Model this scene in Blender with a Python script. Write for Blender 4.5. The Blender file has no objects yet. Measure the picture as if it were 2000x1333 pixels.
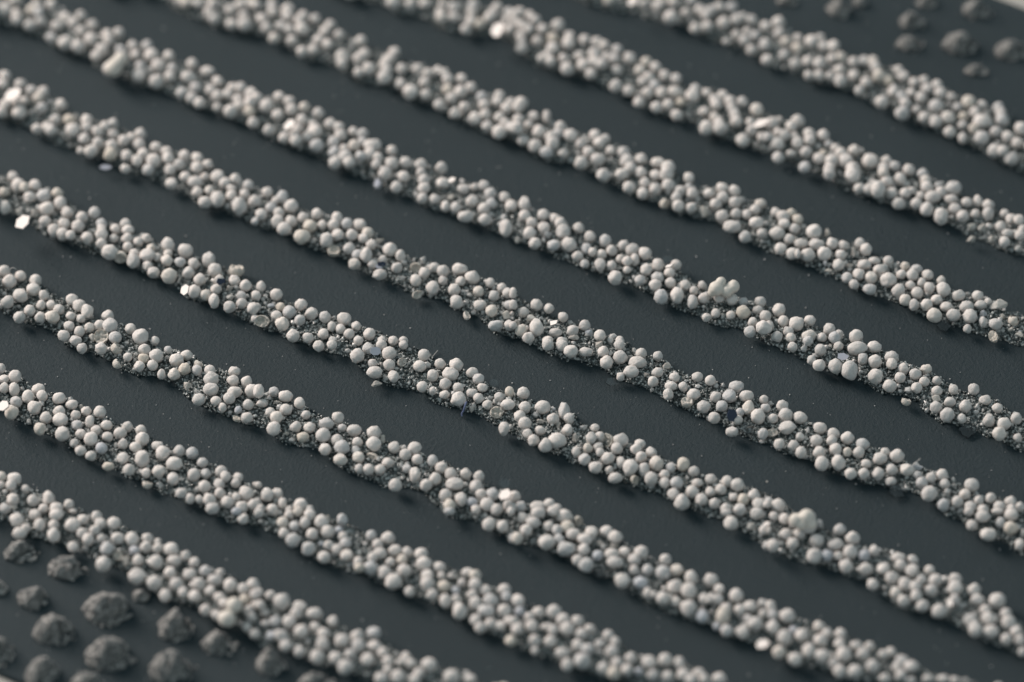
import bpy, math, random
import numpy as np
from mathutils import Matrix, Vector, noise
C = bpy.context.scene.collection
sc = bpy.context.scene
rng = np.random.default_rng(7); random.seed(7)
# ------------------------------------------------------------------ camera
ELEV = math.radians(48.0); DIST = 13.0
SE, CE = math.sin(ELEV), math.cos(ELEV)
RIGHT = np.array([1.0, 0, 0]); UP = np.array([0, SE, CE]); BACK = np.array([0, -CE, SE])
CAM = BACK * DIST
def at(px, py, z):
    """point of height z seen at photo pixel (px, py)"""
    d = -BACK * DIST + RIGHT * (px - 1000) / 1000 + UP * (666.5 - py) / 1000
    return CAM + d * ((z - CAM[2]) / d[2])
def depth(p): return float(np.dot(p - CAM, -BACK))
cam = bpy.data.cameras.new('camera'); cam_o = bpy.data.objects.new('camera', cam); C.objects.link(cam_o)
cam_o.location = CAM; cam_o.rotation_euler = (math.pi / 2 - ELEV, 0, 0)
cam.sensor_width = 36; cam.lens = 36 * DIST / 2.0
cam.clip_start = 0.1; cam.clip_end = 200
cam.dof.use_dof = True
cam.dof.focus_distance = depth(at(1000, 712, 0.03))
cam.dof.aperture_fstop = 0.66
cam.dof.aperture_blades = 0
sc.camera = cam_o
# ------------------------------------------------------------------ light: one big soft window light from behind left, weak cool room light
w = bpy.data.worlds.new('World'); sc.world = w; w.use_nodes = True
bg = w.node_tree.nodes['Background']; bg.inputs[0].default_value = (0.80, 0.98, 1.04, 1); bg.inputs[1].default_value = 0.43
LIGHT_DIR = np.array([-0.82, 0.57, 0.0]); LIGHT_DIR /= np.linalg.norm(LIGHT_DIR)
LE = math.radians(31.0)
LIGHT_DIR = LIGHT_DIR * math.cos(LE) + np.array([0, 0, math.sin(LE)])
ld = bpy.data.lights.new('window_light', 'AREA'); ld.shape = 'SQUARE'; ld.size = 7.0; ld.energy = 3100; ld.color = (1.0, 0.868, 0.79)
lo = bpy.data.objects.new('window_light', ld); C.objects.link(lo)
lo.location = LIGHT_DIR * 14.0
lo.rotation_euler = Vector(LIGHT_DIR).to_track_quat('Z', 'Y').to_euler()
sc.view_settings.view_transform = 'Standard'; sc.view_settings.look = 'None'; sc.view_settings.exposure = 0.0; sc.view_settings.gamma = 1.0
sc.cycles.use_denoising = True; sc.cycles.caustics_reflective = False; sc.cycles.caustics_refractive = False
sc.cycles.max_bounces = 8; sc.cycles.transparent_max_bounces = 8
# ------------------------------------------------------------------ materials
def mat(name):
    m = bpy.data.materials.new(name); m.use_nodes = True
    nt = m.node_tree; return m, nt, nt.nodes['Principled BSDF']
def N(nt, t, **kw):
    n = nt.nodes.new(t)
    for k, v in kw.items():
        if k in n.inputs: n.inputs[k].default_value = v
        else: setattr(n, k, v)
    return n
def ramp(nt, stops):
    r = nt.nodes.new('ShaderNodeValToRGB'); e = r.color_ramp.elements
    e[0].position, e[0].color = stops[0][0], (*stops[0][1], 1); e[1].position, e[1].color = stops[-1][0], (*stops[-1][1], 1)
    for p, c in stops[1:-1]:
        x = e.new(p); x.color = (*c, 1)
    return r
def bump(nt, b, scale, dist, strength=1.0, detail=4, prev=None, rough=0.6, coord='Object'):
    tc = N(nt, 'ShaderNodeTexCoord'); nz = N(nt, 'ShaderNodeTexNoise', Scale=scale, Detail=detail, Roughness=rough)
    nt.links.new(tc.outputs[coord], nz.inputs['Vector'])
    bp = N(nt, 'ShaderNodeBump', Distance=dist, Strength=strength)
    nt.links.new(nz.outputs['Fac'], bp.inputs['Height'])
    if prev: nt.links.new(prev.outputs[0], bp.inputs['Normal'])
    nt.links.new(bp.outputs[0], b.inputs['Normal']); return bp

M_SHEET, nt, b = mat('dark_sheet_paint')
tc = N(nt, 'ShaderNodeTexCoord'); nz = N(nt, 'ShaderNodeTexNoise', Scale=3.0, Detail=6.0)
nt.links.new(tc.outputs['Object'], nz.inputs['Vector'])
r = ramp(nt, [(0.3, (0.0150, 0.0275, 0.0335)), (0.7, (0.0195, 0.0330, 0.0395))])
nt.links.new(nz.outputs['Fac'], r.inputs[0]); nt.links.new(r.outputs[0], b.inputs['Base Color'])
b.inputs['Roughness'].default_value = 0.62; b.inputs['Specular IOR Level'].default_value = 0.25
p = bump(nt, b, 40, 0.005, 0.25, 6); bump(nt, b, 150, 0.0036, 0.95, 6, p, 0.72)

def bead_material(name, stops, rough=0.75):
    m, nt, b = mat(name)
    oi = N(nt, 'ShaderNodeObjectInfo'); rr = ramp(nt, stops)
    nt.links.new(oi.outputs['Random'], rr.inputs[0])
    tc = N(nt, 'ShaderNodeTexCoord'); nz = N(nt, 'ShaderNodeTexNoise', Scale=3.5, Detail=6.0, Roughness=0.7)
    nt.links.new(tc.outputs['Object'], nz.inputs['Vector'])
    sp = ramp(nt, [(0.25, (0.80, 0.79, 0.77)), (0.55, (1, 1, 1))])
    nt.links.new(nz.outputs['Fac'], sp.inputs[0])
    mx = N(nt, 'ShaderNodeMix', data_type='RGBA', blend_type='MULTIPLY'); mx.inputs[0].default_value = 1.0
    nt.links.new(rr.outputs[0], mx.inputs[6]); nt.links.new(sp.outputs[0], mx.inputs[7])
    nt.links.new(mx.outputs[2], b.inputs['Base Color'])
    b.inputs['Roughness'].default_value = rough; b.inputs['Specular IOR Level'].default_value = 0.2
    b.inputs['Subsurface Weight'].default_value = 0.25; b.inputs['Subsurface Radius'].default_value = (1.0, 0.85, 0.75); b.inputs['Subsurface Scale'].default_value = 0.006
    p = bump(nt, b, 2.8, 0.0042, 0.7, 6, None, 0.65); bump(nt, b, 12, 0.0010, 0.7, 4, p, 0.7)
    return m
M_BEAD = bead_material('cream_bead', [(0.0, (0.55, 0.555, 0.56)), (0.12, (0.58, 0.565, 0.55)), (0.5, (0.645, 0.618, 0.595)), (0.92, (0.705, 0.675, 0.65)), (1.0, (0.62, 0.575, 0.51))])
M_BLUE = bead_material('bluish_bead', [(0.0, (0.48, 0.50, 0.535)), (1.0, (0.56, 0.58, 0.61))], 0.4)
M_CHIP = bead_material('pale_chip', [(0.0, (0.40, 0.39, 0.37)), (0.6, (0.56, 0.54, 0.50)), (1.0, (0.42, 0.46, 0.50))], 0.5)
M_SHELL = bead_material('broken_bead_shell', [(0.0, (0.54, 0.51, 0.46)), (1.0, (0.60, 0.57, 0.53))], 0.6)

M_CRUMB, nt, b = mat('pale_crumb'); b.inputs['Base Color'].default_value = (0.46, 0.46, 0.45, 1); b.inputs['Roughness'].default_value = 0.3
M_GRIT, nt, b = mat('dark_glossy_grit')
tc = N(nt, 'ShaderNodeTexCoord'); nz = N(nt, 'ShaderNodeTexNoise', Scale=170.0, Detail=1.0)
nt.links.new(tc.outputs['Object'], nz.inputs['Vector'])
r = ramp(nt, [(0.37, (0.030, 0.040, 0.041)), (0.53, (0.10, 0.116, 0.115)), (0.66, (0.50, 0.52, 0.51))])
nt.links.new(nz.outputs['Fac'], r.inputs[0]); nt.links.new(r.outputs[0], b.inputs['Base Color'])
b.inputs['Roughness'].default_value = 0.15; b.inputs['Specular IOR Level'].default_value = 0.6

M_MOUND, nt, b = mat('grey_crumbly_mound')
tc = N(nt, 'ShaderNodeTexCoord'); nz = N(nt, 'ShaderNodeTexNoise', Scale=110.0, Detail=3.0, Roughness=0.7)
nt.links.new(tc.outputs['Object'], nz.inputs['Vector'])
r = ramp(nt, [(0.34, (0.075, 0.082, 0.084)), (0.52, (0.23, 0.228, 0.22)), (0.68, (0.48, 0.465, 0.44))])
nt.links.new(nz.outputs['Fac'], r.inputs[0]); nt.links.new(r.outputs[0], b.inputs['Base Color'])
b.inputs['Roughness'].default_value = 0.7

M_GLASS, nt, b = mat('clear_glass_flake')
b.inputs['Base Color'].default_value = (0.93, 0.96, 0.97, 1); b.inputs['Transmission Weight'].default_value = 1.0
b.inputs['Roughness'].default_value = 0.04; b.inputs['IOR'].default_value = 1.38
M_BRIGHT, nt, b = mat('bright_mica_flake')
b.inputs['Base Color'].default_value = (0.36, 0.35, 0.335, 1); b.inputs['Roughness'].default_value = 0.32; b.inputs['Specular IOR Level'].default_value = 0.4
M_INDIGO, nt, b = mat('dark_blue_flake')
b.inputs['Base Color'].default_value = (0.012, 0.022, 0.05, 1); b.inputs['Roughness'].default_value = 0.15
M_LILAC, nt, b = mat('pale_lilac_flake')
b.inputs['Base Color'].default_value = (0.46, 0.47, 0.53, 1); b.inputs['Roughness'].default_value = 0.25
M_FIBRE, nt, b = mat('blue_fibre'); b.inputs['Base Color'].default_value = (0.20, 0.24, 0.40, 1)
M_HAIR, nt, b = mat('pale_hair'); b.inputs['Base Color'].default_value = (0.33, 0.33, 0.32, 1)
M_DUST, nt, b = mat('pale_dust'); b.inputs['Base Color'].default_value = (0.42, 0.42, 0.42, 1)
M_TABLE, nt, b = mat('pale_table_top'); b.inputs['Base Color'].default_value = (0.36, 0.35, 0.325, 1); b.inputs['Roughness'].default_value = 0.7
bump(nt, b, 40, 0.004, 0.4)
# ------------------------------------------------------------------ mesh helpers
def mesh_np(name, v, f, m, smooth=True):
    me = bpy.data.meshes.new(name); v = np.asarray(v, np.float32); f = np.asarray(f, np.int32)
    k = f.shape[1]
    me.vertices.add(len(v)); me.vertices.foreach_set('co', v.ravel())
    me.loops.add(f.size); me.loops.foreach_set('vertex_index', f.ravel())
    me.polygons.add(len(f)); me.polygons.foreach_set('loop_start', np.arange(0, f.size, k, dtype=np.int32))
    me.polygons.foreach_set('use_smooth', np.full(len(f), smooth))
    me.update(calc_edges=True); me.validate(); me.materials.append(m); return me
def link(name, me, parent=None):
    o = bpy.data.objects.new(name, me); C.objects.link(o)
    if parent is not None: o.parent = parent
    return o
def tag(o, label=None, cat=None, group=None, kind=None):
    if label: o['label'] = label
    if cat: o['category'] = cat
    if group: o['group'] = group
    if kind: o['kind'] = kind
    return o
def empty(name, loc):
    o = bpy.data.objects.new(name, None); C.objects.link(o); o.location = loc; o.empty_display_size = 0.02; return o
def ico(sub):
    import bmesh
    bm = bmesh.new(); bmesh.ops.create_icosphere(bm, subdivisions=sub, radius=1.0)
    v = np.array([x.co[:] for x in bm.verts]); f = np.array([[q.index for q in p.verts] for p in bm.faces]); bm.free()
    return v, f
ICO1, ICO2, ICO3, ICO4 = ico(1), ico(2), ico(3), ico(4)
def nz3(p, s, seed):
    return np.array([noise.noise(Vector(q * s) + Vector((seed * 7.3, seed * 3.1, -seed * 5.7))) for q in p])
DATA = """
1188 0 12 12;1258 8 10 10;1285 12 12 12;1292 5 10 10;1310 35 16 16;1315 5 12 12;1340 25 10 10;1352 0 12 12;1358 55 12 12;1368 20 12 12;1380 30 12 12;1382 52 12 12;1388 22 12 12;1405 15 12 12;1415 45 14 14;1418 82 8 8;1430 15 12 12;1438 40 12 12;1438 68 10 10;1450 35 12 12;1455 80 12 12;1460 62 10 10;1468 40 12 12;1468 98 12 12;1475 70 11 11;1495 52 12 12;1495 88 14 14;1498 118 12 12;1520 45 14 14;1522 65 12 12;1532 108 12 12;1535 82 12 12;1552 125 12 12;1558 95 12 12;1558 75 10 10;1578 120 12 12;1580 148 11 11;1585 82 14 14;1600 125 14 14;1600 148 12 12;1602 75 11 11;1608 90 12 12;1622 150 11 11;1625 115 11 11;1628 92 14 14;1640 138 12 12;1642 112 12 12;1642 158 14 14;1668 122 12 12;1668 148 12 12;1678 178 11 11;1688 120 12 12;1692 162 12 12;1705 120 12 12;1710 132 12 12;1718 148 14 14;1722 200 14 14;1735 158 11 11;1745 180 12 12;1755 138 11 11;1762 190 12 12;1762 222 15 15;1765 150 12 12;1768 202 12 12;1780 182 10 10;1785 162 11 11;1790 215 9 9;1800 192 12 12;1805 158 11 11;1805 230 12 12;1810 175 12 12;1828 208 15 15;1828 238 14 14;1830 168 12 12;1835 182 12 12;1852 230 14 14;1855 258 12 12;1858 190 10 10;1870 210 10 10;1880 245 10 10;1880 270 9 12;1882 228 10 10;1892 200 15 15;1902 252 11 11;1905 220 12 12;1918 205 10 10;1918 238 18 15;1918 270 15 15;1942 295 14 14;1945 258 12 12;1950 210 11 11;1955 222 12 12;1958 235 14 14;1958 295 11 11;1968 268 12 12;1975 310 14 14;1988 280 12 12;1995 252 14 14
768 5 15 15;802 8 12 12;830 8 12 12;860 25 12 12;862 35 12 12;865 8 10 10;885 35 12 12;888 15 14 14;910 58 12 12;920 42 12 12;922 25 12 12;925 10 12 12;938 48 12 12;955 35 12 12;962 28 12 12;970 15 12 12;990 40 10 10;995 25 12 12;995 58 12 12;1005 30 12 12;1008 45 12 12;1015 25 12 12;1018 70 12 12;1018 95 12 12;1020 50 12 12;1020 82 12 12;1032 58 12 12;1035 32 12 12;1045 40 12 12;1050 80 12 12;1058 115 10 10;1060 58 12 12;1070 110 12 12;1075 120 12 12;1080 75 12 12;1080 95 14 14;1090 50 14 14;1102 115 12 12;1108 135 15 15;1110 85 14 14;1112 72 12 12;1132 110 11 11;1140 128 14 14;1142 78 12 12;1155 145 12 12;1162 105 14 14;1162 122 15 15;1165 82 12 12;1175 125 12 12;1180 90 12 12;1185 112 11 11;1200 115 12 12;1202 168 14 14;1205 98 12 12;1205 138 12 12;1228 178 12 12;1230 115 14 14;1248 200 12 12;1250 138 12 12;1255 160 10 10;1262 122 12 12;1265 182 12 12;1268 152 12 12;1280 132 12 12;1280 168 12 12;1282 210 12 12;1292 182 12 12;1298 148 12 12;1305 205 12 12;1318 180 14 14;1320 155 12 12;1322 225 12 12;1330 200 10 10;1352 188 15 15;1358 175 12 12;1375 218 11 11;1380 182 10 10;1380 250 15 15;1395 195 12 12;1395 230 11 11;1400 205 12 12;1405 240 12 12;1408 250 15 15;1412 188 12 12;1425 198 12 12;1430 212 12 12;1435 225 12 12;1438 238 12 12;1450 200 12 12;1450 275 14 14;1465 240 10 10;1468 255 12 12;1478 215 14 14;1490 268 12 12;1500 268 10 10;1508 242 14 14;1518 282 14 14;1520 260 10 10;1520 308 12 12;1522 235 8 8;1532 265 12 12;1545 248 12 12;1545 300 10 8;1552 268 10 10;1558 238 14 14;1558 280 12 12;1572 328 12 12;1575 298 12 12;1580 262 12 12;1582 275 12 12;1600 310 12 12;1608 265 12 12;1608 300 8 8;1618 282 8 8;1620 330 12 12;1620 340 12 12;1625 315 14 14;1632 290 10 10;1642 300 12 12;1652 315 15 15;1665 332 15 15;1665 343 15 15;1668 295 12 12;1678 368 11 11;1682 295 6 6;1698 370 12 12;1700 315 16 16;1705 360 10 10;1715 370 14 18;1725 330 12 12;1725 338 11 11;1732 315 11 11;1732 356 12 12;1742 378 12 12;1748 325 11 11;1755 398 13 12;1758 350 12 13;1768 378 11 11;1775 332 12 12;1780 373 9 9;1790 398 12 12;1798 383 9 9;1802 340 11 11;1808 353 11 11;1810 366 12 12;1810 410 13 15;1822 386 15 13;1832 363 8 8;1838 376 12 12;1838 423 14 17;1858 390 13 10;1862 368 16 14;1865 408 12 11;1880 423 12 12;1888 396 11 10;1895 468 14 8 f;1898 443 11 9 f;1905 418 9 9;1910 393 9 12;1920 446 12 10 f;1930 400 12 10;1930 418 11 13;1935 466 8 10 f;1955 443 11 11;1962 418 9 9;1962 473 11 11;1968 456 12 9;1975 428 11 11;1988 486 12 9 f;1990 430 11 11;1992 460 11 11;1998 448 10 10
350 0 12 12;362 5 12 12;388 8 12 12;408 25 12 12;415 8 12 12;418 38 12 12;450 20 12 12;452 48 12 12;470 10 12 12;475 32 12 12;478 48 15 15;492 8 12 12;500 10 10 10;512 38 12 12;520 55 12 12;532 10 12 12;532 25 12 12;535 75 12 12;550 52 12 12;562 20 14 14;562 32 12 12;565 58 12 12;570 80 12 12;585 40 12 12;590 58 15 15;590 102 12 12;592 32 12 12;612 98 12 12;615 38 12 12;622 78 12 12;635 62 12 12;640 88 12 12;645 50 12 12;662 70 12 12;668 112 15 15;668 125 12 12;700 115 12 12;700 142 11 11;705 80 12 12;712 105 12 12;720 135 15 15;750 152 15 15;752 125 12 12;755 138 12 12;762 115 12 12;770 102 12 12;782 165 12 12;785 135 12 12;802 180 16 16;815 135 12 12;830 162 12 12;832 185 12 12;835 145 12 12;855 140 12 12;858 205 12 12;868 142 10 10;875 155 12 12;875 175 12 12;882 192 12 12;888 222 12 12;900 180 14 14;902 155 12 12;908 210 12 12;920 172 12 12;928 232 14 14;940 190 12 12;945 205 12 12;948 225 12 12;952 248 12 12;972 200 12 12;975 188 12 12;975 230 12 12;975 258 16 14;988 242 12 12;990 212 12 12;998 202 12 12;998 250 12 12;1008 250 14 14;1012 210 12 12;1012 235 12 12;1018 202 14 14;1022 275 12 12;1032 245 10 10;1042 228 11 11;1045 285 14 14;1052 258 14 14;1068 228 8 15;1068 298 14 12;1075 268 12 12;1080 280 14 14;1090 262 12 12;1095 248 12 12;1100 300 11 9;1115 265 14 14;1135 282 11 11;1135 318 14 14;1150 298 12 12;1162 265 12 12;1168 312 14 14;1170 280 12 12;1178 343 14 14;1182 272 10 10;1192 295 10 10;1215 340 14 12;1218 298 12 12;1225 315 14 14;1228 366 13 12;1232 328 12 12;1252 312 12 12;1252 338 12 12;1255 378 11 12;1260 358 11 11;1280 343 11 11;1280 370 12 12;1285 318 14 11;1298 398 11 9 s;1302 340 14 14;1305 328 14 14;1305 363 13 13;1322 386 11 11;1325 403 12 12;1328 373 11 11;1345 348 11 11;1345 366 8 8;1350 406 11 11;1352 378 12 12;1375 413 12 14 f;1385 378 11 10;1398 398 12 12;1410 368 12 12;1410 423 12 12;1412 386 12 12;1430 443 18 13;1435 373 12 12;1435 396 12 12;1438 418 11 11;1455 463 12 12;1458 420 10 10;1475 410 11 11;1478 436 15 12;1485 398 11 10;1488 456 10 10;1515 416 10 10;1518 456 15 13;1525 486 12 12;1530 423 13 13;1532 438 12 10;1542 468 11 11;1545 418 10 10;1548 496 12 12;1552 448 11 11;1558 430 11 11;1558 496 6 10;1565 476 14 10;1578 498 14 14;1590 453 15 15;1595 478 15 11;1610 496 14 14;1612 516 5 10 f;1618 456 10 11 f;1618 528 10 5 f;1625 476 12 12;1638 518 12 12;1642 498 11 11;1648 480 11 10;1655 543 11 11;1660 518 10 10 f;1665 493 11 11 f;1668 556 10 10;1678 536 12 12;1680 476 11 11;1688 518 14 11;1692 488 12 12;1698 566 13 11;1702 543 12 13;1708 510 12 8;1718 528 13 11;1735 510 10 10;1735 548 16 15;1755 568 13 14;1760 536 10 10;1768 520 9 9;1768 586 12 12;1778 558 10 9;1782 538 12 12;1785 596 10 12;1790 526 12 9;1792 573 12 12;1800 553 9 10;1810 596 12 12;1812 538 11 11;1815 563 11 13;1825 616 15 15;1830 586 12 10;1838 548 9 9;1842 566 15 15;1848 600 12 10;1862 616 14 12;1872 578 13 12;1888 600 14 12;1890 643 9 9;1895 618 14 14;1910 578 11 11;1915 596 12 9;1920 630 9 11;1922 613 10 8 f;1930 590 8 8;1940 658 14 9 s;1945 633 14 12;1950 596 22 14 f;1958 618 6 10 f;1975 643 8 8 f;1980 626 11 11;1992 653 10 10 f;1992 648 5 5 f
8 20 15 15;30 0 15 15;32 28 12 12;32 40 12 12;58 50 12 12;62 20 12 12;72 10 12 12;75 25 12 12;80 42 12 12;100 10 12 12;100 75 12 12;110 52 12 12;128 35 12 12;128 85 16 16;142 45 12 12;152 92 15 15;158 32 12 12;158 62 12 12;178 78 15 15;180 50 12 12;188 110 12 12;200 98 15 15;210 68 12 12;212 80 12 12;215 135 16 16;228 135 12 12;232 65 12 12;235 98 12 12;238 115 15 15;260 90 12 12;265 108 12 12;272 148 15 15;275 130 12 12;288 90 12 12;295 108 15 15;305 160 15 15;310 128 15 15;330 110 12 12;332 150 12 12;335 135 12 12;355 182 12 12;368 152 16 14;375 125 12 12;375 192 12 12;382 172 12 12;390 202 12 12;405 140 15 11;412 178 12 12;425 160 12 12;425 188 12 12;425 210 10 10;445 185 12 12;450 218 15 15;455 172 12 12;465 195 12 12;468 208 12 12;470 172 12 12;488 200 12 12;488 218 12 12;490 185 15 15;495 240 12 12;502 192 12 12;520 208 15 15;525 255 12 12;542 225 12 12;545 190 12 12;555 270 12 12;565 198 12 12;570 215 12 12;575 265 12 12;578 275 12 12;582 252 10 10;590 235 12 12;595 210 11 11;600 268 11 11;612 245 10 10;615 258 15 15;618 285 14 14;622 222 12 12;645 242 12 12;652 278 12 12;652 298 12 12;655 318 14 14;662 250 12 12;665 265 12 12;672 292 10 10;675 308 15 15;682 318 12 12;690 258 10 10;692 285 12 12;705 305 11 11;708 262 12 12;708 278 10 10;722 302 14 14;728 285 18 15;735 322 10 10;738 308 10 10;738 360 8 10 b;752 340 13 15;765 295 11 11;765 320 14 14;775 366 12 12;788 346 12 12;792 318 12 12;822 322 12 12;822 338 10 10;825 388 11 11;828 353 12 12;828 368 12 12;850 390 11 11;862 328 12 12;865 358 13 12;870 403 9 11;880 386 11 8 f;882 353 8 8 f;890 406 10 12;905 370 12 10;910 423 16 12;922 393 12 12;928 366 8 8;945 363 11 11;945 408 12 12;948 430 13 12;958 380 12 12;960 398 11 11;985 386 11 11;985 426 6 8;988 446 13 18;998 403 12 12;1012 468 9 9 f;1025 400 12 15;1025 423 12 12;1035 456 13 13;1038 436 11 11;1045 476 12 12;1062 420 12 12;1062 446 12 12;1070 460 11 11 f;1082 480 13 11;1085 428 11 11;1095 436 12 12;1100 453 14 15;1112 478 16 14;1128 500 11 10;1130 446 11 11;1142 516 9 9;1145 486 10 12;1152 463 11 11;1158 493 9 9;1172 518 11 13;1175 498 10 10;1182 470 12 12;1195 490 11 11;1195 520 10 10;1202 543 14 14;1212 506 9 9;1218 480 11 11;1225 510 10 10;1225 528 8 8;1235 488 13 13;1240 508 9 13;1250 548 11 11;1260 496 13 13;1262 528 12 12;1280 558 12 12;1285 518 12 13;1285 543 12 12;1292 580 14 15;1308 533 11 11;1310 553 11 11;1320 518 11 11;1322 578 14 16;1338 558 11 11;1352 590 11 14;1355 568 9 9;1372 558 9 9;1375 583 11 11;1380 620 9 9;1398 613 9 10;1405 583 11 11;1428 616 9 9;1430 586 12 12;1452 590 9 9;1452 610 14 14;1465 648 12 12;1470 630 10 10;1480 606 11 9;1485 590 11 11;1492 640 16 14;1495 618 12 12;1502 638 9 12;1518 658 11 11;1522 606 13 13;1530 628 11 12;1540 648 11 10;1545 660 10 10;1548 678 10 10;1555 633 15 15;1570 681 9 10 f;1578 666 10 10;1580 656 14 12;1582 626 11 11;1585 704 9 10;1600 714 13 12;1602 684 12 12;1605 660 10 10;1620 643 12 12;1620 676 8 5 f;1630 660 12 12;1632 716 14 15;1638 653 9 9;1638 676 10 10;1660 724 16 20;1672 658 14 14;1675 681 20 14;1685 701 11 12;1708 678 14 12;1710 706 14 13;1710 736 15 15;1738 754 14 13;1742 698 14 12;1742 711 11 11;1758 738 11 11;1765 721 11 12;1770 784 10 9 s;1788 731 12 12;1790 758 11 11;1805 746 11 10;1810 721 12 9;1828 796 12 12;1830 744 9 9;1830 764 11 10;1830 778 14 9 f;1850 811 14 15;1855 786 12 10;1862 761 10 10;1878 818 9 10;1885 794 12 13;1902 761 11 12;1925 781 12 10;1932 821 12 13;1948 798 11 10;1952 848 14 14;1960 828 14 13;1985 818 11 12;1988 856 9 9;1998 831 2 2
2 220 12 12;5 165 12 12;10 148 12 12;10 205 12 12;32 200 10 10;38 220 15 15;40 165 12 12;48 198 10 10;62 178 12 12;72 252 11 11;75 192 12 12;82 212 12 12;85 180 12 12;92 250 12 12;100 255 12 12;108 235 12 12;120 205 12 12;135 235 12 12;142 255 15 15;158 295 8 8;165 272 12 12;170 235 12 12;170 250 12 12;178 295 14 14;190 258 12 12;192 280 12 12;205 248 12 12;215 302 14 14;218 285 12 12;220 242 11 11;222 262 11 11;242 275 12 12;245 330 10 10;248 305 12 12;255 270 10 10;268 315 12 12;272 282 12 12;275 262 12 12;280 302 12 12;290 332 12 12;300 315 15 15;305 288 12 12;325 298 12 12;328 310 12 12;332 332 12 12;335 360 12 12;350 322 12 12;360 305 12 12;362 346 11 11;382 356 15 12;385 310 12 12;385 328 12 12;385 376 11 11;400 346 9 9;400 396 14 12;405 322 10 10;410 373 10 10;425 346 14 14;425 390 15 16;440 358 12 12;445 403 5 5;452 370 10 10;452 383 11 11;460 350 11 11;468 403 15 18;478 380 10 10;485 363 11 11;498 393 12 12;498 433 8 8;510 420 12 12;522 376 11 11;530 406 11 11;538 393 8 8;542 433 12 14;545 416 11 11;552 386 12 14;555 448 14 14;568 403 14 14;568 433 12 12;590 463 16 15;592 426 11 11;605 443 13 13;620 418 11 11;630 440 9 10;638 470 14 15;652 440 12 12;652 490 12 13 s;658 426 11 12;660 460 12 12;678 438 12 12;682 486 12 12;688 460 12 12;692 516 12 11;698 498 11 11;702 440 13 12;710 466 10 10;715 498 12 15;718 456 12 12;725 478 11 11;728 516 10 10;742 470 11 6 f;742 536 14 11;742 518 10 6 f;748 508 9 9;762 488 14 14;775 523 11 11;782 500 10 12;788 543 10 6 f;812 523 11 10 s;812 548 11 12;815 576 11 8 s;825 508 10 10 f;828 533 11 11;845 563 13 14;848 523 11 10;865 530 12 12;865 548 9 9;888 566 13 12;892 590 14 14;898 526 15 12;900 550 10 10;912 616 11 6 s;922 543 14 14;935 570 11 11;938 596 13 11;958 553 10 10;960 608 12 12;965 578 11 11;968 636 15 11;980 563 10 10;990 616 12 12 f;992 573 11 11;995 596 10 10;995 636 11 11;1000 613 5 5;1002 573 8 11;1002 596 9 10;1002 636 8 8;1010 630 8 8 f;1018 646 12 13;1022 610 11 11;1032 660 12 12;1040 623 18 10 f;1048 596 12 12;1048 640 14 18;1070 666 11 10;1070 674 12 12;1072 603 10 10;1085 650 13 9;1098 666 11 8;1098 676 12 12;1100 620 10 10;1115 686 14 13;1118 646 12 11;1122 660 14 9 f;1142 636 11 11;1145 688 14 10;1150 650 11 8 f;1172 656 12 12;1172 674 10 10 f;1178 688 11 12;1185 708 13 13;1210 666 9 9;1210 674 11 11;1212 698 14 14;1212 736 9 9;1232 726 16 12;1245 708 18 12;1252 691 11 11;1262 734 7 7 f;1275 746 11 11;1285 696 10 10;1285 728 12 10;1302 716 11 9 f;1305 771 10 12;1310 754 12 10;1318 738 11 10;1335 756 10 10;1342 786 12 11 s;1355 771 13 12;1362 736 11 10;1375 794 13 13;1388 744 11 11;1395 816 12 12;1398 776 11 11;1410 794 12 12;1425 774 14 13;1430 844 13 10;1438 756 15 12;1440 821 11 10;1445 806 9 9;1458 774 15 12;1462 798 12 15;1468 834 9 5 f;1480 814 14 16;1490 848 10 12;1492 781 9 9;1495 798 10 10;1508 846 12 8 s;1510 818 10 10;1522 868 11 11;1528 794 12 12;1535 811 14 14;1538 836 17 13;1550 871 11 11;1562 816 15 12;1562 854 9 9;1565 884 11 12;1578 844 5 10 f;1595 861 12 12;1600 884 13 12;1602 836 13 12;1605 906 14 15;1625 861 11 11;1628 848 12 12;1632 878 12 12;1638 904 14 15;1655 856 13 13;1655 884 9 10;1662 926 12 12;1678 884 12 12;1685 868 14 12;1688 926 11 12;1692 906 11 9;1715 926 12 13;1718 896 15 12;1728 884 10 10;1740 941 11 9;1742 918 12 11;1752 891 14 14;1772 918 15 12;1792 928 9 9;1795 911 15 9 f;1800 944 12 12;1815 964 16 16;1818 934 11 11;1840 928 12 12;1842 986 12 12;1845 946 10 10;1870 981 12 12;1885 966 11 11;1892 999 10 9;1895 991 12 12;1898 948 15 14;1898 1026 11 11;1912 978 10 10;1920 998 12 12;1920 1009 14 12;1930 1044 16 14;1935 974 11 11;1948 999 12 6;1952 991 12 12;1955 1022 11 11;1975 981 12 12;1975 996 10 10;1975 1006 14 12;1975 1032 14 13;1992 991 10 10;1992 1064 10 12;1998 1042 5 9
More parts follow.
